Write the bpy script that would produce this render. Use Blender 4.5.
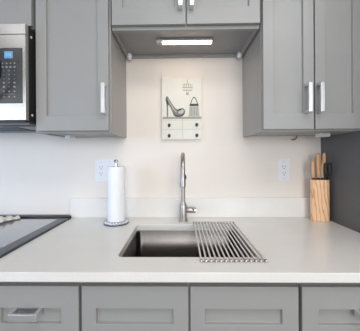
import bpy, bmesh, math, random
from mathutils import Vector, Matrix, noise

random.seed(7)
PI = math.pi
for o in list(bpy.data.objects):
    bpy.data.objects.remove(o)
S = bpy.context.scene
C = S.collection

# ------------------------------------------------------------------ camera
cd = bpy.data.cameras.new('camera')
cam = bpy.data.objects.new('camera', cd)
C.objects.link(cam)
cd.sensor_fit = 'HORIZONTAL'
cd.sensor_width = 36.0
cd.lens = 239.5 / 360 * 36.0
cd.shift_x = (180 - 175.25) / 360
cd.shift_y = -(165.5 - 157.44) / 360
cd.clip_start = 0.02
cam.matrix_world = (Matrix.Translation((0, -1.355, 1.25)) @ Matrix.Rotation(0.0167, 4, 'Z')
                    @ Matrix.Rotation(PI / 2, 4, 'X') @ Matrix.Rotation(-0.0056, 4, 'Z'))
S.camera = cam

# ------------------------------------------------------------------ world and lights
W = bpy.data.worlds.new('world')
S.world = W
W.use_nodes = True
bg = W.node_tree.nodes['Background']
bg.inputs['Color'].default_value = (0.93, 0.96, 1.0, 1)
bg.inputs['Strength'].default_value = 0.36


def area(name, loc, target, sx, sy, power, color):
    d = bpy.data.lights.new(name, 'AREA')
    d.shape = 'RECTANGLE'
    d.size, d.size_y, d.energy, d.color = sx, sy, power, color
    o = bpy.data.objects.new(name, d)
    C.objects.link(o)
    o.location = loc
    o.rotation_euler = (Vector(target) - Vector(loc)).to_track_quat('-Z', 'Y').to_euler()
    return o


w = area('daylight_fill_left', (-2.4, -1.5, 1.25), (-0.95, 0, 1.1), 1.0, 1.2, 5.6, (0.32, 0.58, 1.0))  # added unseen blue fill, its spread narrowed to tint the left wall
w.data.spread = math.radians(70)
area('window_daylight_rear', (0.7, -5.6, 1.6), (0.1, 0, 1.0), 1.8, 1.6, 128, (0.955, 0.975, 1.0))
area('window_daylight_rear_left', (-3.7, -5.0, 1.8), (-0.2, 0, 1.1), 1.9, 1.7, 48, (0.95, 0.975, 1.0))
area('daylight_fill_rear_right', (3.6, -5.0, 1.8), (0.2, 0, 1.1), 1.9, 1.7, 50, (0.95, 0.975, 1.0))  # added fill, not a known window; brightens handles and steel reflections
area('ceiling_lamp_light', (0.45, -1.35, 2.42), (0.35, -0.8, 0), 1.5, 0.6, 24, (0.98, 0.985, 1.0))
area('ceiling_lamp_light_left', (-1.42, -1.55, 2.42), (-1.3, -1.2, 0), 0.35, 0.5, 1.8, (0.98, 0.985, 1.0))

S.view_settings.view_transform = 'Standard'
S.view_settings.look = 'None'
S.view_settings.gamma = 1.0
S.view_settings.use_curve_mapping = False
S.view_settings.exposure = -0.42


# ------------------------------------------------------------------ materials
def srgb(r, g, b):
    f = lambda c: (c / 255 / 12.92) if c / 255 <= 0.04045 else ((c / 255 + 0.055) / 1.055) ** 2.4
    return (f(r), f(g), f(b), 1)


def mat(name, col, rough=0.5, metal=0.0, var=0.03, scale=30.0, bump=0.0, stretch=(1, 1, 1), spec=0.5,
        coat=0.0, emit=None, estr=0.0, bscale=None, trans=0.0):
    m = bpy.data.materials.new(name)
    m.use_nodes = True
    nt = m.node_tree
    b = nt.nodes['Principled BSDF']
    tc = nt.nodes.new('ShaderNodeTexCoord')
    mp = nt.nodes.new('ShaderNodeMapping')
    mp.inputs['Scale'].default_value = stretch
    nt.links.new(tc.outputs['Object'], mp.inputs['Vector'])
    nz = nt.nodes.new('ShaderNodeTexNoise')
    nz.inputs['Scale'].default_value = scale
    nz.inputs['Detail'].default_value = 4
    nt.links.new(mp.outputs['Vector'], nz.inputs['Vector'])
    rp = nt.nodes.new('ShaderNodeValToRGB')
    c = srgb(*col)
    rp.color_ramp.elements[0].position = 0.3
    rp.color_ramp.elements[1].position = 0.7
    rp.color_ramp.elements[0].color = tuple(max(0, x * (1 - var)) for x in c[:3]) + (1,)
    rp.color_ramp.elements[1].color = tuple(min(1, x * (1 + var)) for x in c[:3]) + (1,)
    nt.links.new(nz.outputs['Fac'], rp.inputs['Fac'])
    nt.links.new(rp.outputs['Color'], b.inputs['Base Color'])
    b.inputs['Roughness'].default_value = rough
    b.inputs['Metallic'].default_value = metal
    b.inputs['Specular IOR Level'].default_value = spec
    b.inputs['Coat Weight'].default_value = coat
    b.inputs['Transmission Weight'].default_value = trans
    if emit:
        b.inputs['Emission Color'].default_value = emit
        b.inputs['Emission Strength'].default_value = estr
    if bump:
        n2 = nt.nodes.new('ShaderNodeTexNoise')
        n2.inputs['Scale'].default_value = bscale or scale
        n2.inputs['Detail'].default_value = 3
        nt.links.new(mp.outputs['Vector'], n2.inputs['Vector'])
        bp = nt.nodes.new('ShaderNodeBump')
        bp.inputs['Strength'].default_value = bump
        bp.inputs['Distance'].default_value = 0.002
        nt.links.new(n2.outputs['Fac'], bp.inputs['Height'])
        nt.links.new(bp.outputs['Normal'], b.inputs['Normal'])
    return m


M = {}
M['wall'] = mat('wall_paint', (240, 231, 221), 0.75, var=0.012, scale=6, bump=0.12, bscale=160)
M['charcoal'] = mat('charcoal_paint', (98, 98, 100), 0.55, var=0.03, scale=5, bump=0.1, bscale=140)
M['ceiling'] = mat('ceiling_paint', (238, 236, 232), 0.8, var=0.01)
M['grey'] = mat('grey_cabinet_paint', (158, 157, 155), 0.38, var=0.015, scale=12, bump=0.03, bscale=90)
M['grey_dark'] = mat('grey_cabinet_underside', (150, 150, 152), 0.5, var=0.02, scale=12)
M['nickel'] = mat('brushed_nickel', (230, 230, 232), 0.42, 1.0, var=0.05, scale=60, stretch=(1, 1, 8))
M['chrome'] = mat('polished_chrome', (215, 215, 217), 0.12, 1.0, var=0.02)
M['steel'] = mat('brushed_stainless', (188, 187, 185), 0.27, 1.0, var=0.05, scale=14, stretch=(1, 1, 40), bump=0.04)
M['sink'] = mat('sink_stainless', (118, 114, 112), 0.24, 1.0, var=0.06, scale=10, stretch=(30, 1, 1), bump=0.05)
M['faucet'] = mat('faucet_steel', (190, 183, 178), 0.36, 1.0, var=0.04, scale=40)
M['rod'] = mat('rack_steel', (232, 230, 230), 0.38, 1.0, var=0.05, scale=40)
M['silicone'] = mat('taupe_silicone', (138, 124, 116), 0.6, var=0.08, scale=90)
M['black'] = mat('black_plastic', (11, 11, 12), 0.45, var=0.1, scale=40)
M['black_matte'] = mat('black_enamel', (40, 40, 42), 0.45, var=0.08, scale=20)
M['trim_dark'] = mat('dark_grey_steel_trim', (92, 97, 104), 0.35, 0.5, var=0.05, scale=20)
M['glass_top'] = mat('ceramic_glass_top', (128, 134, 142), 0.08, var=0.05, scale=60, spec=0.8, coat=1.0)
M['panel'] = mat('microwave_control_glass', (76, 76, 77), 0.2, var=0.05, scale=50)
M['display'] = mat('display_screen', (112, 158, 198), 0.3, emit=srgb(110, 165, 215), estr=0.3)
M['digits'] = mat('display_digits', (150, 190, 222), 0.3, emit=srgb(190, 220, 240), estr=0.25)
M['key'] = mat('key_print', (150, 151, 154), 0.5)
M['white'] = mat('white_plastic', (240, 240, 242), 0.35, var=0.01)
M['slot'] = mat('socket_face', (205, 207, 212), 0.4, var=0.02)
M['slot_dark'] = mat('socket_slot', (140, 141, 145), 0.5)
M['paper'] = mat('paper_towel', (247, 247, 250), 0.9, var=0.01, scale=150, bump=0.35, bscale=220)
M['crystal'] = mat('pale_silver_beading', (205, 208, 214), 0.15, 0.6, var=0.08, scale=90)
M['card'] = mat('cardboard', (190, 165, 135), 0.8)
M['cord'] = mat('brown_cord', (160, 118, 84), 0.7)
M['floor'] = mat('oak_floor', (150, 146, 142), 0.4, var=0.12, scale=4, stretch=(1, 12, 1))
M['ornament'] = mat('pale_carved_wood', (240, 231, 221), 0.6, var=0.08, scale=45, bump=0.2)


def quartz():
    m = mat('white_quartz', (236, 233, 228), 0.2, var=0.02, scale=9, spec=0.45)
    nt = m.node_tree
    b = nt.nodes['Principled BSDF']
    rp = [n for n in nt.nodes if n.type == 'VALTORGB'][0]
    v = nt.nodes.new('ShaderNodeTexNoise')
    v.inputs['Scale'].default_value = 420
    v.inputs['Detail'].default_value = 2
    nt.links.new([n for n in nt.nodes if n.type == 'MAPPING'][0].outputs[0], v.inputs['Vector'])
    r2 = nt.nodes.new('ShaderNodeValToRGB')
    r2.color_ramp.elements[0].position = 0.36
    r2.color_ramp.elements[0].color = (0.93, 0.93, 0.93, 1)
    r2.color_ramp.elements[1].position = 0.46
    r2.color_ramp.elements[1].color = (1, 1, 1, 1)
    mx = nt.nodes.new('ShaderNodeMixRGB')
    mx.blend_type = 'MULTIPLY'
    mx.inputs[0].default_value = 1.0
    nt.links.new(v.outputs['Fac'], r2.inputs['Fac'])
    nt.links.new(rp.outputs['Color'], mx.inputs[1])
    nt.links.new(r2.outputs['Color'], mx.inputs[2])
    nt.links.new(mx.outputs[0], b.inputs['Base Color'])
    return m


M['quartz'] = quartz()


def wood(name, light, dark, scale, rot=0.35):
    m = bpy.data.materials.new(name)
    m.use_nodes = True
    nt = m.node_tree
    b = nt.nodes['Principled BSDF']
    tc = nt.nodes.new('ShaderNodeTexCoord')
    mp = nt.nodes.new('ShaderNodeMapping')
    mp.inputs['Rotation'].default_value = (0, rot, 0)
    mp.inputs['Scale'].default_value = (1, 1, 0.22)
    nt.links.new(tc.outputs['Object'], mp.inputs['Vector'])
    w = nt.nodes.new('ShaderNodeTexWave')
    w.bands_direction = 'X'
    w.inputs['Scale'].default_value = scale
    w.inputs['Distortion'].default_value = 7
    w.inputs['Detail'].default_value = 3
    w.inputs['Detail Scale'].default_value = 1.6
    nt.links.new(mp.outputs['Vector'], w.inputs['Vector'])
    rp = nt.nodes.new('ShaderNodeValToRGB')
    e = rp.color_ramp.elements
    e[0].position = 0.0
    e[0].color = srgb(*dark)
    e[1].position = 0.45
    e[1].color = srgb(*light)
    k = e.new(0.15)
    k.color = srgb(*[(a * 0.6 + c * 0.4) for a, c in zip(light, dark)])
    nt.links.new(w.outputs['Fac'], rp.inputs['Fac'])
    nt.links.new(rp.outputs['Color'], b.inputs['Base Color'])
    b.inputs['Roughness'].default_value = 0.5
    return m


M['block_wood'] = wood('olive_wood', (250, 203, 160), (212, 158, 112), 20, 0.5)
M['handle_wood'] = wood('pale_handle_wood', (240, 190, 145), (200, 148, 102), 14, 0.1)


def led_mat():
    m = bpy.data.materials.new('led_diffuser')
    m.use_nodes = True
    nt = m.node_tree
    b = nt.nodes['Principled BSDF']
    nz = nt.nodes.new('ShaderNodeTexNoise')
    nz.inputs['Scale'].default_value = 8
    rp = nt.nodes.new('ShaderNodeValToRGB')
    rp.color_ramp.elements[0].color = (1, 0.78, 0.58, 1)
    rp.color_ramp.elements[1].color = (1, 0.81, 0.62, 1)
    nt.links.new(nz.outputs['Fac'], rp.inputs['Fac'])
    nt.links.new(rp.outputs['Color'], b.inputs['Emission Color'])
    b.inputs['Emission Strength'].default_value = 17
    return m


M['led'] = led_mat()


# ------------------------------------------------------------------ mesh helpers
def new():
    return bmesh.new()


def box(bm, x0, x1, y0, y1, z0, z1):
    v = [bm.verts.new((x, y, z)) for z in (z0, z1) for y in (y0, y1) for x in (x0, x1)]
    for f in ((0, 2, 3, 1), (4, 5, 7, 6), (0, 1, 5, 4), (2, 6, 7, 3), (0, 4, 6, 2), (1, 3, 7, 5)):
        bm.faces.new([v[i] for i in f])


def prism(bm, pts, lo, hi, axis='y', xf=None):
    """outline pts (a, b) pulled along an axis; y: a=x b=z, x: a=y b=z, z: a=x b=y"""
    mk = {'y': lambda a, b, t: (a, t, b), 'x': lambda a, b, t: (t, a, b), 'z': lambda a, b, t: (a, b, t)}[axis]
    P = lambda a, b, t: (xf @ Vector(mk(a, b, t))) if xf else mk(a, b, t)
    A = [bm.verts.new(P(a, b, lo)) for a, b in pts]
    B = [bm.verts.new(P(a, b, hi)) for a, b in pts]
    n = len(pts)
    bm.faces.new(A)
    bm.faces.new(B[::-1])
    for i in range(n):
        bm.faces.new((A[i], B[i], B[(i + 1) % n], A[(i + 1) % n]))


def lathe(bm, prof, c=(0, 0, 0), n=28, xf=None):
    """prof: (radius, height) pairs turned about z"""
    rings = []
    for r, h in prof:
        ring = []
        for i in range(n):
            a = 2 * PI * i / n
            p = Vector((r * math.cos(a), r * math.sin(a), h))
            if xf:
                p = xf @ p
            ring.append(bm.verts.new(p + Vector(c)))
        rings.append(ring)
    for a, b in zip(rings, rings[1:]):
        for i in range(n):
            bm.faces.new((a[i], a[(i + 1) % n], b[(i + 1) % n], b[i]))
    if prof[0][0] > 0:
        bm.faces.new(rings[0][::-1])
    if prof[-1][0] > 0:
        bm.faces.new(rings[-1])


def tube(bm, path, rad, n=14, cap=True):
    path = [Vector(p) for p in path]
    if not hasattr(rad, '__len__'):
        rad = [rad] * len(path)
    rings = []
    up = None
    for i, p in enumerate(path):
        t = (path[min(i + 1, len(path) - 1)] - path[max(i - 1, 0)]).normalized()
        if up is None:
            up = t.orthogonal().normalized()
        up = (up - t * up.dot(t)).normalized()
        s = t.cross(up)
        rings.append([bm.verts.new(p + (up * math.cos(2 * PI * k / n) + s * math.sin(2 * PI * k / n)) * rad[i]) for k in range(n)])
    for a, b in zip(rings, rings[1:]):
        for k in range(n):
            bm.faces.new((a[k], a[(k + 1) % n], b[(k + 1) % n], b[k]))
    if cap:
        bm.faces.new(rings[0][::-1])
        bm.faces.new(rings[-1])


def ellipsoid(bm, c, r, u=14, v=10):
    m = Matrix.Translation(c) @ Matrix.Diagonal((r[0], r[1], r[2], 1))
    bmesh.ops.create_uvsphere(bm, u_segments=u, v_segments=v, radius=1, matrix=m)


def rrect(x0, x1, y0, y1, r, n=6):
    pts = []
    for cx, cy, a0 in ((x1 - r, y1 - r, 0), (x0 + r, y1 - r, PI / 2), (x0 + r, y0 + r, PI), (x1 - r, y0 + r, 1.5 * PI)):
        for i in range(n + 1):
            a = a0 + i / n * PI / 2
            pts.append((cx + r * math.cos(a), cy + r * math.sin(a)))
    return pts


def shaker(bm, x0, x1, z0, z1, ys, t, l, r, b, tp, rec=0.011):
    """a door or drawer front facing -y: flat frame round a recessed centre panel"""
    yf, yb = ys, ys + t
    L = lambda xa, xb, za, zb, y: [bm.verts.new(p) for p in ((xa, y, za), (xb, y, za), (xb, y, zb), (xa, y, zb))]
    O = L(x0, x1, z0, z1, yf)
    I = L(x0 + l, x1 - r, z0 + b, z1 - tp, yf)
    k = 0.0015
    R = L(x0 + l + k, x1 - r - k, z0 + b + k, z1 - tp - k, yf + rec)
    B = L(x0, x1, z0, z1, yb)
    for i in range(4):
        j = (i + 1) % 4
        bm.faces.new((O[i], O[j], I[j], I[i]))
        bm.faces.new((I[i], I[j], R[j], R[i]))
        bm.faces.new((O[j], O[i], B[i], B[j]))
    bm.faces.new(R)
    bm.faces.new(B[::-1])


def pull_vertical(bm, x, z0, z1, yf, w, out=0.034, t=0.006):
    """flat strap pull with square feet, standing on a face at y = yf"""
    yo = yf - out
    pts = [(yf, z0), (yf, z0 + 0.012), (yo + t, z0 + 0.014), (yo + t - 0.002, (z0 + z1) / 2), (yo + t, z1 - 0.014), (yf, z1 - 0.012), (yf, z1),
           (yo + 0.002, z1), (yo, z1 - 0.003), (yo - 0.002, (z0 + z1) / 2), (yo, z0 + 0.003), (yo + 0.002, z0)]
    prism(bm, pts, x - w / 2, x + w / 2, 'x')


def pull_horizontal(bm, x0, x1, z, yf, w, out=0.032, t=0.006):
    yo = yf - out
    pts = [(x0, yf), (x0 + 0.011, yf), (x0 + 0.012, yo + t), ((x0 + x1) / 2, yo + t - 0.002), (x1 - 0.012, yo + t), (x1 - 0.011, yf), (x1, yf),
           (x1, yo + 0.002), (x1 - 0.003, yo), ((x0 + x1) / 2, yo - 0.002), (x0 + 0.003, yo), (x0, yo + 0.002)]
    prism(bm, pts, z - w / 2, z + w / 2, 'z')


ROOT = {}


def tag(o, label=None, cat=None, group=None, kind=None):
    for k, v in (('label', label), ('category', cat), ('group', group), ('kind', kind)):
        if v:
            o[k] = v
    return o


def thing(name, loc, label, cat, group=None):
    o = bpy.data.objects.new(name, None)
    o.empty_display_size = 0.05
    C.objects.link(o)
    o.location = loc
    ROOT[o] = Vector(loc)
    return tag(o, label, cat, group)


def obj(name, bm, mats, parent=None, smooth=False, bevel=0.0, loc=None, label=None, segs=2):
    """bm holds world coordinates; it becomes ONE mesh object, hung on its parent"""
    off = ROOT.get(parent, Vector(loc or (0, 0, 0)))
    bmesh.ops.recalc_face_normals(bm, faces=bm.faces)
    bmesh.ops.translate(bm, verts=bm.verts, vec=-off)
    me = bpy.data.meshes.new(name)
    bm.to_mesh(me)
    bm.free()
    if not isinstance(mats, (list, tuple)):
        mats = [mats]
    for m in mats:
        me.materials.append(m)
    o = bpy.data.objects.new(name, me)
    C.objects.link(o)
    if parent:
        o.parent = parent
        ROOT[o] = off
    else:
        o.location = off
        ROOT[o] = off
    if smooth:
        for p in me.polygons:
            p.use_smooth = True
        me.set_sharp_from_angle(angle=math.radians(38))
    if bevel:
        b = o.modifiers.new('bevel', 'BEVEL')
        b.width, b.segments, b.limit_method, b.angle_limit = bevel, segs, 'ANGLE', math.radians(40)
    if label:
        o['label'] = label
    return o


def struct(name, bm, m):
    o = obj(name, bm, m)
    o['kind'] = 'structure'
    return o


# ------------------------------------------------------------------ room
XW = 0.793
b = new(); box(b, -4.6, 4.6, 0, 0.12, 0, 2.45); struct('wall_back', b, M['wall'])
b = new(); box(b, XW, XW + 0.1, -0.72, 0, 0, 2.45); struct('wall_right', b, M['charcoal'])
b = new(); box(b, -4.6, 4.6, -6.4, 0.12, -0.1, 0); struct('floor', b, M['floor'])
b = new(); box(b, -4.6, 4.6, -6.4, 0.12, 2.45, 2.55); struct('ceiling', b, M['ceiling'])

G = M['grey']
ZU = 1.361          # underside of the tall wall cabinets
YB, YD = -0.305, -0.325   # their box front, and their door faces
TOP = 2.25

# ------------------------------------------------------------------ wall cabinets
# left of the sink
t = thing('wall_cabinet', (-0.465, -0.15, ZU), 'grey single-door wall cabinet hanging left of the sink beside the microwave', 'cabinet')
b = new()
x0, x1 = -0.632, -0.2975
box(b, x0, x0 + 0.018, YB, -0.001, ZU, TOP); box(b, x1 - 0.018, x1, YB, -0.001, ZU, TOP)
box(b, x0 + 0.018, x1 - 0.018, YB + 0.02, -0.001, ZU + 0.006, ZU + 0.02)
box(b, x0 + 0.018, x1 - 0.018, YB, YB + 0.02, ZU, ZU + 0.04)
box(b, x0 + 0.018, x1 - 0.018, YB, YB + 0.012, ZU + 0.04, TOP)
box(b, x0, x1, YB, -0.001, TOP, TOP + 0.018)
obj('body', b, G, t, bevel=0.001)
b = new(); shaker(b, -0.621, -0.3045, ZU + 0.007, TOP - 0.01, YD, 0.018, 0.046, 0.047, 0.066, 0.066)
d = obj('door', b, G, t, bevel=0.0012)
b = new(); pull_vertical(b, -0.3195, 1.437, 1.568, YD, 0.0155); obj('handle', b, M['nickel'], d, bevel=0.0012)
b = new(); box(b, -0.578, -0.552, -0.155, -0.085, ZU - 0.012, ZU + 0.006); obj('light_sensor', b, M['white'], t, bevel=0.002, label='small white plastic block under the cabinet')

# right of the sink
x0, x1 = 0.358, 0.788
t = thing('wall_cabinet', ((x0 + x1) / 2, -0.15, ZU), 'grey double-door wall cabinet hanging right of the sink above the knife block', 'cabinet')
b = new()
box(b, x0, x0 + 0.018, YB, -0.001, ZU, TOP); box(b, x1 - 0.018, x1, YB, -0.001, ZU, TOP)
box(b, x0 + 0.018, x1 - 0.018, YB + 0.02, -0.001, ZU + 0.006, ZU + 0.02)
box(b, x0 + 0.018, x1 - 0.018, YB, YB + 0.02, ZU, ZU + 0.04)
box(b, x0 + 0.018, x1 - 0.018, YB, YB + 0.012, ZU + 0.04, TOP)
box(b, x0, x1, YB, -0.001, TOP, TOP + 0.018)
obj('body', b, G, t, bevel=0.001)
for xa, xb, hx in ((0.3615, 0.5755, 0.5440), (0.5815, 0.785, 0.5930)):
    b = new(); shaker(b, xa, xb, ZU + 0.007, TOP - 0.01, YD, 0.018, 0.044, 0.044, 0.066, 0.066)
    d = obj('door', b, G, t, bevel=0.0012)
    b = new(); pull_vertical(b, hx, 1.434, 1.560, YD, 0.0155); obj('handle', b, M['nickel'], d, bevel=0.0012)
b = new(); box(b, 0.703, 0.744, -0.165, -0.105, ZU - 0.012, ZU + 0.006); obj('light_sensor', b, M['white'], t, bevel=0.002, label='small white plastic block under the cabinet')

# bridge over the sink
x0, x1, zb = -0.293, 0.352, 1.810
t = thing('wall_cabinet', ((x0 + x1) / 2, -0.15, zb), 'short grey two-door bridge cabinet high above the sink', 'cabinet')
b = new()
box(b, x0, x0 + 0.017, YB, -0.001, zb, TOP); box(b, x1 - 0.017, x1, YB, -0.001, zb, TOP)
box(b, x0 + 0.017, x1 - 0.017, YB, YB + 0.02, zb, zb + 0.045)
box(b, x0 + 0.017, x1 - 0.017, YB, YB + 0.012, zb + 0.045, TOP)
box(b, x0 + 0.017, x1 - 0.017, -0.016, -0.001, zb, zb + 0.06)
box(b, x0, x1, YB, -0.001, TOP, TOP + 0.018)
obj('body', b, G, t, bevel=0.0012)
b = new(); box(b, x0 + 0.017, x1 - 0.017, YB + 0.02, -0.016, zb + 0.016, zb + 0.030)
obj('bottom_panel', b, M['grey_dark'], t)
for xa, xb, hx in ((-0.289, 0.030, 0.008), (0.0365, 0.349, 0.056)):
    b = new(); shaker(b, xa, xb, zb + 0.014, TOP - 0.01, YD, 0.018, 0.046, 0.046, 0.073, 0.066)
    d = obj('door', b, G, t, bevel=0.0012)
    b = new(); pull_vertical(b, hx, 1.882, 2.008, YD, 0.017); obj('handle', b, M['nickel'], d, bevel=0.0012)
for xc in (x0 + 0.022, x1 - 0.020):
    b = new()
    ellipsoid(b, (xc, -0.040, zb - 0.001), (0.014, 0.018, 0.020))
    obj('corner_bracket', b, M['white'], t, smooth=True, label='white plastic corner bracket')

# above the microwave
t = thing('wall_cabinet', (-1.02, -0.15, 1.83), 'short grey wall cabinet hanging directly above the microwave', 'cabinet')
b = new(); box(b, -1.395, -0.640, YB, -0.001, 1.822, TOP); obj('body', b, G, t, bevel=0.001)
for xa, xb in ((-1.392, -1.021), (-1.015, -0.6395)):
    b = new(); shaker(b, xa, xb, 1.826, TOP - 0.01, YD, 0.018, 0.06, 0.06, 0.066, 0.066)
    obj('door', b, G, t, bevel=0.0012)

# ------------------------------------------------------------------ light bar under the bridge cabinet
t = thing('light_bar', (0.026, -0.205, 1.826), 'lit white LED light bar under the bridge cabinet', 'light')
b = new(); box(b, -0.108, 0.164, -0.201, -0.168, 1.812, 1.8258); obj('housing', b, M['nickel'], t, bevel=0.002)
b = new(); box(b, -0.078, 0.160, -0.197, -0.172, 1.8075, 1.818); obj('diffuser', b, M['led'], t, bevel=0.002, label='glowing white diffuser')
b = new(); box(b, -0.106, -0.080, -0.197, -0.172, 1.8078, 1.818); s = obj('end_cap', b, M['slot'], t, bevel=0.002)
b = new(); lathe(b, [(0.005, -0.002), (0.005, 0)], (-0.093, -0.185, 1.8078), 14); obj('switch', b, M['slot_dark'], s)

# ------------------------------------------------------------------ microwave
t = thing('microwave', (-1.02, -0.2, 1.40), 'stainless steel over-the-range microwave with blue display, at the left edge', 'microwave')
mx0, mx1, mz0, mz1, my = -1.392, -0.637, 1.402, 1.811, -0.37
b = new(); box(b, mx0, mx1, my + 0.022, -0.001, mz0, mz1); obj('body', b, M['black_matte'], t, bevel=0.002)
b = new(); box(b, mx0, mx1, my, my + 0.022, 1.7675, mz1); obj('top_fascia', b, M['steel'], t, bevel=0.001)
b = new(); box(b, -0.822, mx1, my, my + 0.022, 1.409, 1.7655); obj('control_fascia', b, M['steel'], t, bevel=0.001)
b = new(); box(b, mx0, -0.824, my, my + 0.022, 1.409, 1.7655)
d = obj('door', b, M['steel'], t, bevel=0.003)
b = new(); box(b, mx0 + 0.06, -0.90, my - 0.002, my, 1.475, 1.70); obj('window', b, M['black'], d)
b = new()
tube(b, [(-0.836, my + 0.002, 1.47), (-0.800, my - 0.030, 1.485), (-0.745, my - 0.044, 1.53), (-0.715, my - 0.047, 1.58), (-0.713, my - 0.047, 1.605), (-0.715, my - 0.047, 1.63),
         (-0.745, my - 0.044, 1.68), (-0.800, my - 0.030, 1.72), (-0.836, my + 0.002, 1.735)], 0.010)
obj('handle', b, M['black'], d, smooth=True, label='black bowed door handle')
b = new(); box(b, mx0 + 0.004, mx1 - 0.004, my + 0.004, my + 0.02, 1.4015, 1.408); obj('bottom_lip', b, M['black'], t)
b = new(); box(b, -0.815, -0.6505, my - 0.003, my, 1.479, 1.709)
p = obj('control_panel', b, M['panel'], t, bevel=0.002)
b = new(); box(b, -0.723, -0.688, my - 0.004, my - 0.003, 1.665, 1.694); dsp = obj('display', b, M['display'], p)
b = new()
for i, w in enumerate((0.004, 0.004, 0.004)):
    xx = -0.716 + i * 0.008
    box(b, xx, xx + 0.0015, my - 0.0044, my - 0.004, 1.673, 1.686); box(b, xx + 0.003, xx + 0.0045, my - 0.0044, my - 0.004, 1.673, 1.686)
    box(b, xx, xx + 0.0045, my - 0.0044, my - 0.004, 1.6845, 1.686); box(b, xx, xx + 0.0045, my - 0.0044, my - 0.004, 1.673, 1.6745)
obj('digits', b, M['digits'], dsp)
b = new(); box(b, -0.667, -0.664, my - 0.0036, my - 0.003, 1.643, 1.658); obj('status_mark', b, M['black'], p)
rows = [(1.6445, 4), (1.629, 4), (1.6135, 3), (1.597, 3), (1.580, 3), (1.564, 3), (1.547, 3), (1.528, 3), (1.506, 3)]
for ri, (z, n) in enumerate(rows):
    for k in range(n):
        x = (-0.731 + k * 0.0167) if n == 4 else (-0.726 + k * 0.02225)
        w, h = (0.0042, 0.0036) if ri == 1 or (ri in (5, 6) and k != 1) else ((0.0032, 0.0026) if ri in (0, 7, 8) else (0.0018, 0.0022))
        b = new(); box(b, x - w, x + w, my - 0.0036, my - 0.003, z - h, z + h); obj('button', b, M['key'], p)
b = new(); box(b, -0.731, -0.680, my - 0.0034, my - 0.003, 1.516, 1.5172); obj('divider_line', b, M['key'], p)
for y, z in ((my + 0.040, 1.772), (my + 0.044, 1.436)):
    b = new(); lathe(b, [(0.0055, 0.0), (0.0055, 0.0015), (0.003, 0.0025)], (mx1, y, z), 14, Matrix.Rotation(PI / 2, 3, 'Y'))
    obj('screw', b, M['white'], t, smooth=True)
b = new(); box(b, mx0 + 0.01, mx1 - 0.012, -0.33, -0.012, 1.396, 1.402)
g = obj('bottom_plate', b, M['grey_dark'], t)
for i in range(2):
    b = new(); xs = -0.90 + i * -0.34
    box(b, xs - 0.14, xs + 0.14, -0.24, -0.10, 1.3935, 1.396)
    for k in range(7):
        box(b, xs - 0.14, xs + 0.14, -0.235 + k * 0.02, -0.228 + k * 0.02, 1.392, 1.3935)
    obj('grease_filter', b, M['trim_dark'], t)
b = new(); box(b, -0.80, -0.66, -0.315, -0.27, 1.394, 1.396); obj('vent_slot', b, M['black'], t)

# ------------------------------------------------------------------ worktop and sink
ZC = 0.914
cx0, cx1, cy0 = -0.605, XW - 0.001, -0.6565
b = new()
outer = [(cx0, cy0), (cx1, cy0), (cx1, -0.001), (cx0, -0.001)]
hole = rrect(-0.213, 0.262, -0.547, -0.155, 0.022)
ev = []
for loop in (outer, hole):
    vs = [b.verts.new((x, y, ZC)) for x, y in loop]
    ev += [b.edges.new((vs[i], vs[(i + 1) % len(vs)])) for i in range(len(vs))]
bmesh.ops.triangle_fill(b, edges=ev, use_beauty=True)
r = bmesh.ops.extrude_face_region(b, geom=list(b.faces))
bmesh.ops.translate(b, verts=[g for g in r['geom'] if isinstance(g, bmesh.types.BMVert)], vec=(0, 0, -0.029))
w = obj('countertop', b, M['quartz'], loc=(0.1, -0.3, 0.885), bevel=0.002)
tag(w, 'speckled white quartz countertop spanning the base cabinets around the sink', 'countertop')

b = new(); box(b, -0.616, XW - 0.001, -0.020, -0.0005, ZC + 0.0005, 1.023)
w = obj('backsplash', b, M['quartz'], loc=(0.1, -0.01, ZC), bevel=0.0015)
tag(w, 'low white quartz backsplash strip along the wall behind the faucet', 'backsplash')

t = thing('sink', (0.029, -0.35, 0.70), 'undermount stainless steel sink basin set in the white countertop', 'sink')
b = new()
loops = []
for (x0, x1, y0, y1, r, z) in ((-0.243, 0.293, -0.578, -0.124, 0.05, 0.8845), (-0.215, 0.264, -0.549, -0.153, 0.024, 0.8845), (-0.212, 0.261, -0.546, -0.156, 0.024, 0.8805),
                               (-0.207, 0.256, -0.541, -0.161, 0.024, 0.735), (-0.201, 0.250, -0.535, -0.167, 0.024, 0.716), (-0.175, 0.233, -0.518, -0.184, 0.03, 0.706), (-0.02, 0.075, -0.40, -0.30, 0.02, 0.703)):
    loops.append([b.verts.new((x, y, z)) for x, y in rrect(x0, x1, y0, y1, r)])
for a, c in zip(loops, loops[1:]):
    n = len(a)
    for i in range(n):
        b.faces.new((a[i], a[(i + 1) % n], c[(i + 1) % n], c[i]))
b.faces.new(loops[-1])
o = obj('basin', b, M['sink'], t, smooth=True)
sm = o.modifiers.new('shell', 'SOLIDIFY'); sm.thickness = 0.0012; sm.offset = -1
b = new(); lathe(b, [(0.043, 0.7035), (0.043, 0.7055), (0.034, 0.7055), (0.030, 0.7045), (0.006, 0.7045), (0.006, 0.710), (0.0001, 0.711)], (0.028, -0.35, 0), 24)
obj('drain', b, M['chrome'], t, smooth=True)

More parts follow.
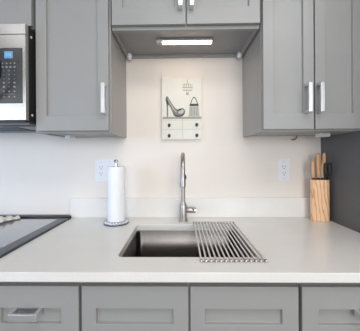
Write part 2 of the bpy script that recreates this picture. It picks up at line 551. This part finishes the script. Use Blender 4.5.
# ------------------------------------------------------------------ roll-up rack across the sink
t = thing('drying_rack', (0.172, -0.36, ZC), 'roll-up stainless steel drying rack laid over the right half of the sink', 'drying rack')
NR, rr = 14, 0.0030
for i in range(NR):
    f = i / (NR - 1)
    xb, xf = 0.0735 + f * 0.202, 0.069 + f * 0.206
    b = new(); tube(b, [(xb, -0.128, ZC + 0.0052), (xf, -0.590, ZC + 0.0052)], rr, 10)
    obj('rod', b, M['rod'], t, smooth=True)
for ys, lo, hi in ((-0.133, 0.068, 0.281), (-0.584, 0.064, 0.281)):
    b = new()
    for i in range(NR):
        f = i / (NR - 1)
        xc = (0.0735 + f * 0.202) if ys > -0.3 else (0.069 + f * 0.206)
        box(b, xc - 0.0038, xc + 0.0038, ys - 0.0038, ys + 0.0038, ZC + 0.0003, ZC + 0.0084)
    box(b, lo, hi, ys - 0.003, ys + 0.003, ZC + 0.0002, ZC + 0.0028)
    obj('end_strip', b, M['silicone'], t, bevel=0.001, label='taupe silicone end strip')

# ------------------------------------------------------------------ faucet
fx, fy = 0.020, -0.088
t = thing('faucet', (fx, fy, ZC), 'brushed steel gooseneck pull-down faucet standing behind the sink', 'faucet')
b = new()
lathe(b, [(0.027, ZC + 0.0005), (0.027, ZC + 0.004), (0.0215, ZC + 0.006), (0.0205, 0.985), (0.019, 0.998), (0.0125, 1.012), (0.0115, 1.018)], (fx, fy, 0), 28)
obj('base', b, M['faucet'], t, smooth=True)
b = new()
R = 0.084
path = [(fx, fy, 1.008), (fx, fy, 1.10), (fx, fy, 1.180)]
for i in range(1, 17):
    a = PI * i / 16
    path.append((fx - 0.004 * (1 - math.cos(a)) / 2, fy - R + R * math.cos(a), 1.180 + R * math.sin(a)))
tube(b, path, 0.0105, 16)
obj('spout', b, M['faucet'], t, smooth=True)
b = new()
lathe(b, [(0.0110, 1.1785), (0.0118, 1.176), (0.0118, 1.172), (0.0108, 1.171), (0.0125, 1.169), (0.0135, 1.125), (0.0138, 1.116), (0.0115, 1.113), (0.0085, 1.1125), (0.008, 1.118)],
      (fx - 0.004, fy - 2 * R, 0), 24)
h = obj('spray_head', b, M['faucet'], t, smooth=True)
b = new(); ellipsoid(b, (fx + 0.0085, fy - 2 * R - 0.004, 1.160), (0.004, 0.005, 0.011)); obj('spray_button', b, M['black'], h, smooth=True)
b = new()
lathe(b, [(0.015, 0.016), (0.0165, 0.02), (0.0165, 0.060), (0.013, 0.065)], (fx, fy, 0.972), 22, Matrix.Rotation(PI / 2, 3, 'Y'))
lv = obj('handle', b, M['faucet'], t, smooth=True)
b = new(); tube(b, [(fx + 0.050, fy - 0.004, 0.980), (fx + 0.056, fy - 0.050, 0.984), (fx + 0.058, fy - 0.080, 0.988)], [0.006, 0.0055, 0.005], 12)
obj('lever', b, M['faucet'], lv, smooth=True)

# ------------------------------------------------------------------ paper towel on its holder
px, py = -0.3245, -0.130
t = thing('paper_towel_holder', (px, py, ZC), 'silver paper towel holder with round beaded base left of the sink', 'paper towel holder')
b = new(); lathe(b, [(0.058, ZC + 0.0005), (0.0635, ZC + 0.001), (0.0635, ZC + 0.003), (0.061, ZC + 0.005)], (px, py, 0), 40)
obj('base_foot', b, M['trim_dark'], t, smooth=True, label='dark foot ring')
b = new(); lathe(b, [(0.060, ZC + 0.005), (0.060, ZC + 0.013), (0.055, ZC + 0.0155), (0.0001, ZC + 0.0155)], (px, py, 0), 40)
obj('base', b, M['crystal'], t, smooth=True)
b = new()
for i in range(24):
    a = 2 * PI * i / 24
    ellipsoid(b, (px + 0.0575 * math.cos(a), py + 0.0575 * math.sin(a), ZC + 0.0115), (0.0068, 0.0068, 0.0068), 8, 6)
obj('beading', b, M['crystal'], t, smooth=True)
b = new(); lathe(b, [(0.006, ZC + 0.0155), (0.006, 1.204), (0.0085, 1.206), (0.0085, 1.219), (0.006, 1.221), (0.006, 1.224)], (px, py, 0), 18)
obj('rod', b, M['chrome'], t, smooth=True)
b = new(); lathe(b, [(0.0055, 1.2245), (0.0105, 1.2265), (0.0125, 1.231), (0.0105, 1.237), (0.006, 1.240), (0.0001, 1.241)], (px, py, 0), 20)
obj('finial', b, M['chrome'], t, smooth=True)

t = thing('paper_towel_roll', (px, py, ZC + 0.0155), 'white roll of paper towels standing on the silver holder', 'paper towel')
zt0, zt1 = ZC + 0.0165, 1.2045
b = new(); lathe(b, [(0.0205, zt0), (0.0440, zt0), (0.0450, zt0 + 0.002), (0.0450, zt1 - 0.002), (0.0440, zt1), (0.0205, zt1), (0.0205, zt0)], (px, py, 0), 48)
obj('roll', b, M['paper'], t, smooth=True)
b = new(); lathe(b, [(0.0185, zt0), (0.0203, zt0), (0.0203, zt1 + 0.0005), (0.0185, zt1 + 0.0005), (0.0185, zt0)], (px, py, 0), 32)
obj('core', b, M['card'], t, smooth=True, label='cardboard core tube')
b = new()
A = [(px + 0.0456 * math.cos(a), py + 0.0456 * math.sin(a)) for a in [(-0.62 + k * 0.06) for k in range(12)]]
Bq = [(px + 0.0451 * math.cos(a), py + 0.0451 * math.sin(a)) for a in [(-0.62 + k * 0.06) for k in range(12)]]
prism(b, A + Bq[::-1], zt0 + 0.001, zt1 - 0.001, 'z')
obj('loose_sheet', b, M['paper'], t)

# ------------------------------------------------------------------ sockets
def receptacle(parent, xc, zc):
    bb = new()
    pts = [(xc - 0.0165 + a, zc - 0.033 + c) for a, c in rrect(0, 0.033, 0, 0.066, 0.004)]
    prism(bb, pts, -0.0078, -0.006, 'y')
    rc = obj('receptacle', bb, M['white'], parent)
    for dz in (0.0175, -0.0175):
        bb = new()
        box(bb, xc - 0.0085, xc - 0.0055, -0.0084, -0.0078, zc + dz - 0.002, zc + dz + 0.0075)
        box(bb, xc + 0.0050, xc + 0.0080, -0.0084, -0.0078, zc + dz - 0.001, zc + dz + 0.0065)
        prism(bb, [(xc + a, zc + dz - 0.0085 + c) for a, c in rrect(-0.003, 0.003, -0.003, 0.003, 0.0025, 3)], -0.0084, -0.0078, 'y')
        obj('socket_holes', bb, M['slot_dark'], rc)
    for dz in (0.048, -0.048):
        bb = new(); lathe(bb, [(0.003, 0), (0.003, 0.001)], (xc, -0.0058, zc + dz), 12, Matrix.Rotation(PI / 2, 3, 'X')); obj('screw', bb, M['slot'], parent)


def plate(parent, x0, x1, z0, z1):
    bb = new(); prism(bb, rrect(x0, x1, z0, z1, 0.005), -0.006, -0.0003, 'y'); obj('cover_plate', bb, M['white'], parent, bevel=0.0015)


t = thing('wall_outlet', (-0.419, 0, 1.178), 'white double-gang wall outlet partly behind the paper towel roll', 'outlet')
plate(t, -0.477, -0.361, 1.117, 1.241); receptacle(t, -0.442, 1.179); receptacle(t, -0.396, 1.179)
t = thing('wall_outlet', (0.585, 0, 1.176), 'white single-gang wall outlet right of the faucet near the knife block', 'outlet')
plate(t, 0.552, 0.618, 1.115, 1.238); receptacle(t, 0.585, 1.1765)

# ------------------------------------------------------------------ picture
ax0, ax1, az0, az1, ayf = -0.0955, 0.1255, 1.349, 1.694, -0.022
M['canvas'] = mat('painted_canvas', (232, 230, 219), 0.8, var=0.03, scale=18, bump=0.15, bscale=300)
M['canvas_line'] = mat('canvas_grey_line', (162, 164, 156), 0.8, var=0.06)
M['ink_dark'] = mat('ink_charcoal', (70, 68, 68), 0.7, var=0.12, scale=60)
M['ink_mid'] = mat('ink_grey', (128, 126, 124), 0.7, var=0.15, scale=70)
M['ink_light'] = mat('ink_pale_grey', (200, 199, 190), 0.7, var=0.06, scale=70)
M['ink_edge'] = mat('canvas_side', (120, 117, 108), 0.8, var=0.1, scale=40)
AX = lambda u: ax0 + (u - 162) / 39.5 * (ax1 - ax0)
AZ = lambda v: az1 - (v - 77.9) / 62 * (az1 - az0)
t = thing('wall_art', ((ax0 + ax1) / 2, 0, az0), 'small cream canvas picture of a high-heeled shoe and handbag on the wall', 'picture')
b = new(); box(b, ax0, ax1, ayf, -0.0005, az0, az1)
for f in b.faces:
    f.material_index = 0
obj('canvas', b, M['canvas'], t, bevel=0.001)


def flat(name, polys, mats, depth=0.0004, y=ayf):
    bb = new()
    for pts, mi in polys:
        n0 = len(bb.faces)
        prism(bb, [(AX(u), AZ(v)) for u, v in pts], y - depth * (1 + 0.5 * mi), y, 'y')
        bb.faces.ensure_lookup_table()
        for f in bb.faces[n0:]:
            f.material_index = mi
    return obj(name, bb, mats, t)


Q = lambda x0, x1, y0, y1: [(x0, y0), (x1, y0), (x1, y1), (x0, y1)]
shoe = [(166.0, 97.6), (166.7, 96.4), (168.0, 96.7), (169.3, 99.2), (171.4, 102.6), (173.6, 106.0), (175.6, 108.6), (177.6, 109.8), (179.8, 109.0),
        (182.6, 108.2), (184.6, 109.6), (185.3, 112.0), (184.6, 114.4), (182.4, 116.2), (179.2, 117.0), (176.0, 116.8), (173.8, 115.0), (172.0, 111.4),
        (170.4, 107.6), (168.9, 105.2), (168.4, 105.6), (168.3, 109), (168.1, 117.2), (166.9, 117.2), (166.9, 108), (166.4, 103.0), (165.6, 100.0)]
hl = [(167.6, 98.6), (169.0, 101.0), (171.2, 104.4), (173.4, 107.8), (175.2, 110.4), (177.2, 112.6), (176.0, 112.8), (173.6, 109.8), (171.4, 106.0), (169.4, 102.8), (168.0, 100.6)]
vamp = [(179.4, 110.6), (182.4, 109.4), (184.0, 111.2), (183.2, 113.2), (180.6, 114.2), (178.2, 113.0)]
mouth = [(177.6, 110.0), (180.4, 109.0), (182.4, 109.0), (181.0, 110.6), (178.6, 111.2)]
sole = [(172.6, 112.4), (174.2, 114.4), (176.4, 115.6), (179.2, 115.8), (182.2, 115.0), (184.6, 113.2), (184.4, 114.8), (182.4, 116.6), (179.2, 117.3), (175.8, 117.0), (173.6, 115.2)]
quarter = [(166.2, 98.2), (167.2, 98.8), (168.4, 101.6), (168.8, 104.6), (167.9, 105.4), (166.6, 103.0)]
flat('shoe_print', [(shoe, 0), (hl, 1), (vamp, 1), (mouth, 2), (sole, 2), (quarter, 2)], [M['ink_mid'], M['ink_light'], M['ink_dark']])
hb = [([(189.9, 104.2), (198.3, 104.2), (198.6, 106.4), (189.5, 106.4)], 2), ([(189.5, 106.4), (198.7, 106.4), (199.6, 117.2), (188.4, 117.2)], 0)]
for k in range(6):
    hb.append(([(190.0 + k * 1.45, 107.2), (190.5 + k * 1.45, 107.2), (190.1 + k * 1.62, 116.4), (189.5 + k * 1.62, 116.4)], 1))
arc = [(190.4 + 7.4 * i / 10, 104.3 - 7.0 * math.sin(PI * i / 10) ** 0.8) for i in range(11)]
arci = [(191.2 + 5.8 * i / 10, 104.3 - 6.0 * math.sin(PI * i / 10) ** 0.8) for i in range(11)]
for i in range(10):
    hb.append(([arc[i], arc[i + 1], arci[i + 1], arci[i]], 2))
flat('handbag_print', hb, [M['ink_light'], M['ink_mid'], M['ink_dark']])
ch = [(Q(187.2, 187.7, 76.8 + 1.2, 82), 0)]
for i in range(6):
    u = 183.0 + i * 1.75
    ch.append((Q(u, u + 0.55, 82.0 + abs(i - 2.5) * 0.2, 86), 0))
    ch.append((Q(u, u + 0.45, 87.2, 91.4 - abs(i - 2.5) * 0.7), 0))
ch += [(Q(182.6, 192.6, 85.8, 86.5), 0), (Q(183.6, 191.6, 88.6, 89.1), 0), (Q(184.0, 191.0, 82.6, 83.0), 0), (Q(186.2, 188.8, 91.2, 93.4), 0)]
ch = [([(u, v + 1.8) for u, v in pts], k) for pts, k in ch]
flat('chandelier_print', ch, [M['canvas_line'], M['ink_light'], M['ink_mid']])
flat('shelf_strip', [(Q(163.0, 201.2, 117.2, 119.0), 0)], [M['canvas_line']], 0.004)
M['faint'] = mat('canvas_faint_line', (212, 211, 202), 0.8, var=0.05, scale=60)
flat('drawer_lines', [(Q(163, 201.2, 129.2, 130.0), 0), (Q(182.2, 183.0, 119.0, 139.2), 0), (Q(163, 201.2, 120.4, 120.8), 0), (Q(163, 201.2, 139.0, 139.5), 0)], [M['faint']])
for u, v in ((169.2, 125.6), (196.6, 125.2), (169.2, 136.0), (196.6, 135.8)):
    b = new(); ellipsoid(b, (AX(u), ayf - 0.003, AZ(v)), (0.0085, 0.006, 0.0105)); obj('drawer_knob', b, M['ink_dark'], t, smooth=True, label='dark oval knob')

# ------------------------------------------------------------------ knife block and knives
kb = Matrix.Translation((0.737, -0.083, 0)) @ Matrix.Rotation(math.radians(-20), 4, 'Z')
t = thing('knife_block', (0.729, -0.083, ZC), 'striped olive wood knife block standing in the corner by the dark wall', 'knife block')
b = new()
prof = rrect(-0.0435, 0.0435, -0.029, 0.029, 0.023)
inn = rrect(-0.0375, 0.0375, -0.023, 0.023, 0.018)
lp = []
for pts, z in ((prof, ZC + 0.0005), (prof, 1.130), (inn, 1.130), (inn, 1.1235)):
    lp.append([b.verts.new(kb @ Vector((x, y, z))) for x, y in pts])
b.faces.new(lp[0][::-1])
for a, c in zip(lp, lp[1:]):
    n = len(a)
    for i in range(n):
        b.faces.new((a[i], a[(i + 1) % n], c[(i + 1) % n], c[i]))
b.faces.new(lp[-1])
obj('block', b, M['block_wood'], t, smooth=True, bevel=0.0015)
b = new(); prism(b, rrect(-0.0373, 0.0373, -0.0228, 0.0228, 0.018), 1.1236, 1.1325, 'z', kb); obj('knife_holder_insert', b, M['black'], t)


def knife(name, lx, ly, z1, w, lean, label, grp=None):
    z0 = 1.1328
    base = kb @ Vector((lx, ly, 0))
    tt = thing(name, (base.x, base.y, z0), label, 'knife')
    hgt = z1 - z0
    sh = Matrix.Rotation(lean, 3, 'Y')
    bb = new()
    rings = []
    for f, rx, ry in ((0.0, 0.55, 0.6), (0.03, 0.62, 0.7), (0.12, 0.66, 0.8), (0.3, 0.85, 0.95), (0.5, 1.0, 1.0), (0.72, 0.98, 1.0), (0.88, 0.86, 0.95), (0.96, 0.62, 0.75), (1.0, 0.25, 0.3)):
        ring = []
        for k in range(14):
            a = 2 * PI * k / 14
            p = Vector((w / 2 * rx * math.cos(a), 0.0085 * ry * math.sin(a), 0.006 + (hgt - 0.006) * f))
            ring.append(bb.verts.new(sh @ p + Vector((base.x, base.y, z0))))
        rings.append(ring)
    for a, c in zip(rings, rings[1:]):
        for k in range(14):
            bb.faces.new((a[k], a[(k + 1) % 14], c[(k + 1) % 14], c[k]))
    bb.faces.new(rings[0][::-1]); bb.faces.new(rings[-1])
    obj('handle', bb, M['handle_wood'], tt, smooth=True)
    bb = new(); prism(bb, [(base.x + x, base.y + y) for x, y in rrect(-w * 0.27, w * 0.27, -0.003, 0.003, 0.002, 3)], z0, z0 + 0.0075, 'z')
    obj('bolster', bb, M['black'], tt)
    return tt


knife('knife', -0.029, -0.010, 1.233, 0.019, -0.03, 'wooden-handled knife, the shortest and leftmost in the knife block')
knife('knife', -0.006, -0.004, 1.270, 0.022, 0.02, 'tall wooden-handled knife in the middle of the knife block')
knife('knife', 0.013, 0.002, 1.270, 0.022, 0.08, 'tall wooden-handled knife in the block next to the black handles')
p = kb @ Vector((0.0345, -0.011, 0))
t = thing('kitchen_scissors', (p.x, p.y, 1.1326), 'black-handled kitchen scissors standing in the knife block by the dark wall', 'scissors')
for s in (-1, 1):
    b = new()
    pts = []
    for i in range(17):
        a = 2 * PI * i / 16
        pts.append((p.x + s * 0.0088 + 0.0036 * math.cos(a), p.y - 0.002 * s, 1.184 + 0.030 * math.sin(a)))
    tube(b, pts, 0.0058, 8, cap=False)
    tube(b, [(p.x + s * 0.0085, p.y - 0.002 * s, 1.160), (p.x + s * 0.004, p.y - 0.002 * s, 1.137)], [0.0048, 0.004], 8)
    obj('finger_loop', b, M['black'], t, smooth=True)
b = new(); box(b, p.x - 0.009, p.x + 0.009, p.y - 0.003, p.y + 0.003, 1.1327, 1.142); obj('pivot', b, M['black'], t)

# stray cord end under the right-hand wall cabinet
b = new()
tube(b, [(0.655, -0.012, 1.366), (0.650, -0.012, 1.352), (0.640, -0.012, 1.345), (0.632, -0.012, 1.347), (0.628, -0.012, 1.343)], 0.004, 8)
w = obj('cord', b, M['cord'], smooth=True, loc=(0.64, -0.012, 1.35))
tag(w, 'short brown cord end poking out under the right wall cabinet', 'cord')

# ------------------------------------------------------------------ base cabinets
YF, YC = -0.637, -0.615


def base_cabinet(x0, x1, label):
    tt = thing('base_cabinet', ((x0 + x1) / 2, -0.3, 0), label, 'cabinet')
    bb = new()
    box(bb, x0, x0 + 0.018, YC, -0.002, 0.1, 0.8845); box(bb, x1 - 0.018, x1, YC, -0.002, 0.1, 0.8845)
    box(bb, x0 + 0.018, x1 - 0.018, -0.02, -0.002, 0.1, 0.8845)
    box(bb, x0 + 0.018, x1 - 0.018, YC, -0.02, 0.1, 0.118)
    box(bb, x0 + 0.018, x1 - 0.018, YC, YC + 0.02, 0.845, 0.8845)
    box(bb, x0 + 0.018, x1 - 0.018, YC, YC + 0.016, 0.118, 0.845)
    obj('body', bb, G, tt)
    bb = new(); box(bb, x0, x1, -0.54, -0.52, 0, 0.1); obj('toe_kick', bb, G, tt)
    return tt


t = base_cabinet(-0.602, -0.303, 'grey base cabinet with drawer between the cooktop and the sink cabinet')
b = new(); shaker(b, -0.597, -0.3065, 0.693, 0.8625, YF, 0.02, 0.052, 0.054, 0.056, 0.067); d = obj('drawer', b, G, t, bevel=0.0012)
b = new(); pull_horizontal(b, -0.503, -0.416, 0.7865, YF, 0.021); obj('handle', b, M['nickel'], d, bevel=0.0012)
b = new(); shaker(b, -0.597, -0.3065, 0.112, 0.686, YF, 0.02, 0.052, 0.052, 0.056, 0.056); obj('door', b, G, t, bevel=0.0012)

t = base_cabinet(-0.3005, 0.3565, 'wide grey sink base cabinet with two plain false drawer fronts')
for xa, xb, l, r in ((-0.2965, 0.0245, 0.043, 0.045), (0.0310, 0.3525, 0.044, 0.048)):
    b = new(); shaker(b, xa, xb, 0.693, 0.8625, YF, 0.02, l, r, 0.056, 0.067); obj('false_drawer_front', b, G, t, bevel=0.0012)
    b = new(); shaker(b, xa, xb, 0.112, 0.686, YF, 0.02, 0.046, 0.046, 0.056, 0.056); obj('door', b, G, t, bevel=0.0012)

t = base_cabinet(0.3595, 0.784, 'grey base cabinet with drawer below the counter by the dark wall')
b = new(); shaker(b, 0.3630, 0.780, 0.693, 0.8625, YF, 0.02, 0.049, 0.049, 0.056, 0.067); d = obj('drawer', b, G, t, bevel=0.0012)
b = new(); pull_horizontal(b, 0.515, 0.628, 0.787, YF, 0.021); obj('handle', b, M['nickel'], d, bevel=0.0012)
b = new(); shaker(b, 0.3630, 0.780, 0.112, 0.686, YF, 0.02, 0.052, 0.052, 0.056, 0.056); obj('door', b, G, t, bevel=0.0012)

# ------------------------------------------------------------------ range
t = thing('range', (-0.988, -0.33, 0), 'slide-in range with grey glass cooktop left of the white counter', 'range')
rx0, rx1 = -1.368, -0.608
b = new(); box(b, rx0, rx1, -0.64, -0.012, 0.0, 0.905); obj('body', b, M['black_matte'], t)
b = new(); box(b, rx0 + 0.044, rx1 - 0.046, -0.62, -0.052, 0.905, 0.9215); obj('glass_cooktop', b, M['glass_top'], t, bevel=0.001)
b = new()
box(b, rx1 - 0.0455, rx1 + 0.0, -0.655, -0.054, 0.905, 0.9225); box(b, rx0, rx0 + 0.0435, -0.655, -0.054, 0.905, 0.9225)
box(b, rx0 + 0.0435, rx1 - 0.0455, -0.655, -0.621, 0.905, 0.9225)
obj('side_trim', b, M['trim_dark'], t, bevel=0.0015)
b = new(); box(b, rx0, rx1 + 0.002, -0.052, -0.022, 0.905, 0.929); obj('rear_trim', b, M['black'], t, bevel=0.002)
b = new(); box(b, rx0, rx1 - 0.02, -0.0215, -0.004, 0.905, 0.932); obj('rear_vent_strip', b, M['steel'], t, bevel=0.001)
b = new(); box(b, rx0, rx1, -0.668, -0.641, 0.78, 0.903); cp = obj('front_panel', b, M['steel'], t, bevel=0.003)
for k in range(5):
    b = new(); lathe(b, [(0.020, 0), (0.020, 0.02), (0.016, 0.026), (0.0001, 0.026)], (-1.26 + k * 0.135, -0.668, 0.842), 20, Matrix.Rotation(PI / 2, 3, 'X'))
    obj('knob', b, M['black'], cp, smooth=True)
b = new(); box(b, rx0, rx1, -0.662, -0.641, 0.22, 0.772); od = obj('oven_door', b, M['steel'], t, bevel=0.003)
b = new(); tube(b, [(rx0 + 0.05, -0.662, 0.735), (rx0 + 0.055, -0.70, 0.735), (rx1 - 0.055, -0.70, 0.735), (rx1 - 0.05, -0.662, 0.735)], 0.010); obj('handle', b, M['steel'], od, smooth=True)
b = new(); box(b, rx0, rx1, -0.662, -0.641, 0.06, 0.212); obj('storage_drawer', b, M['steel'], t, bevel=0.003)

# carved ornament lying on the cooktop
b = new()
P0, P1 = Vector((-0.866, -0.068, 0.9222)), Vector((-1.00, -0.250, 0.9222))
N = 22
side = Vector((P1 - P0)).cross(Vector((0, 0, 1))).normalized()
rings = []
for i in range(N + 1):
    f = i / N
    c = P0.lerp(P1, f)
    base_w = 0.012 + 0.030 * min(1, f * 2.2) + 0.007 * math.sin(f * 34)
    ht = 0.014 + 0.018 * min(1, f * 1.8) + 0.005 * math.sin(f * 34 + 0.8)
    if i in (0, N):
        base_w *= 0.35; ht *= 0.4
    ring = []
    for k in range(16):
        a = 2 * PI * k / 16
        h = math.sin(a)
        wob = 1 + 0.12 * math.sin(3 * a + f * 20)
        ring.append(b.verts.new(c + side * (base_w * math.cos(a) * wob) + Vector((0, 0, ht * 0.5 + ht * 0.5 * h))))
    rings.append(ring)
for a, c in zip(rings, rings[1:]):
    for k in range(16):
        b.faces.new((a[k], a[(k + 1) % 16], c[(k + 1) % 16], c[k]))
b.faces.new(rings[0][::-1]); b.faces.new(rings[-1])
w = obj('ornament', b, M['ornament'], loc=(-0.95, -0.15, 0.9225), smooth=True)
tag(w, 'knobbly pale wooden ornament lying on the glass cooktop', 'ornament')
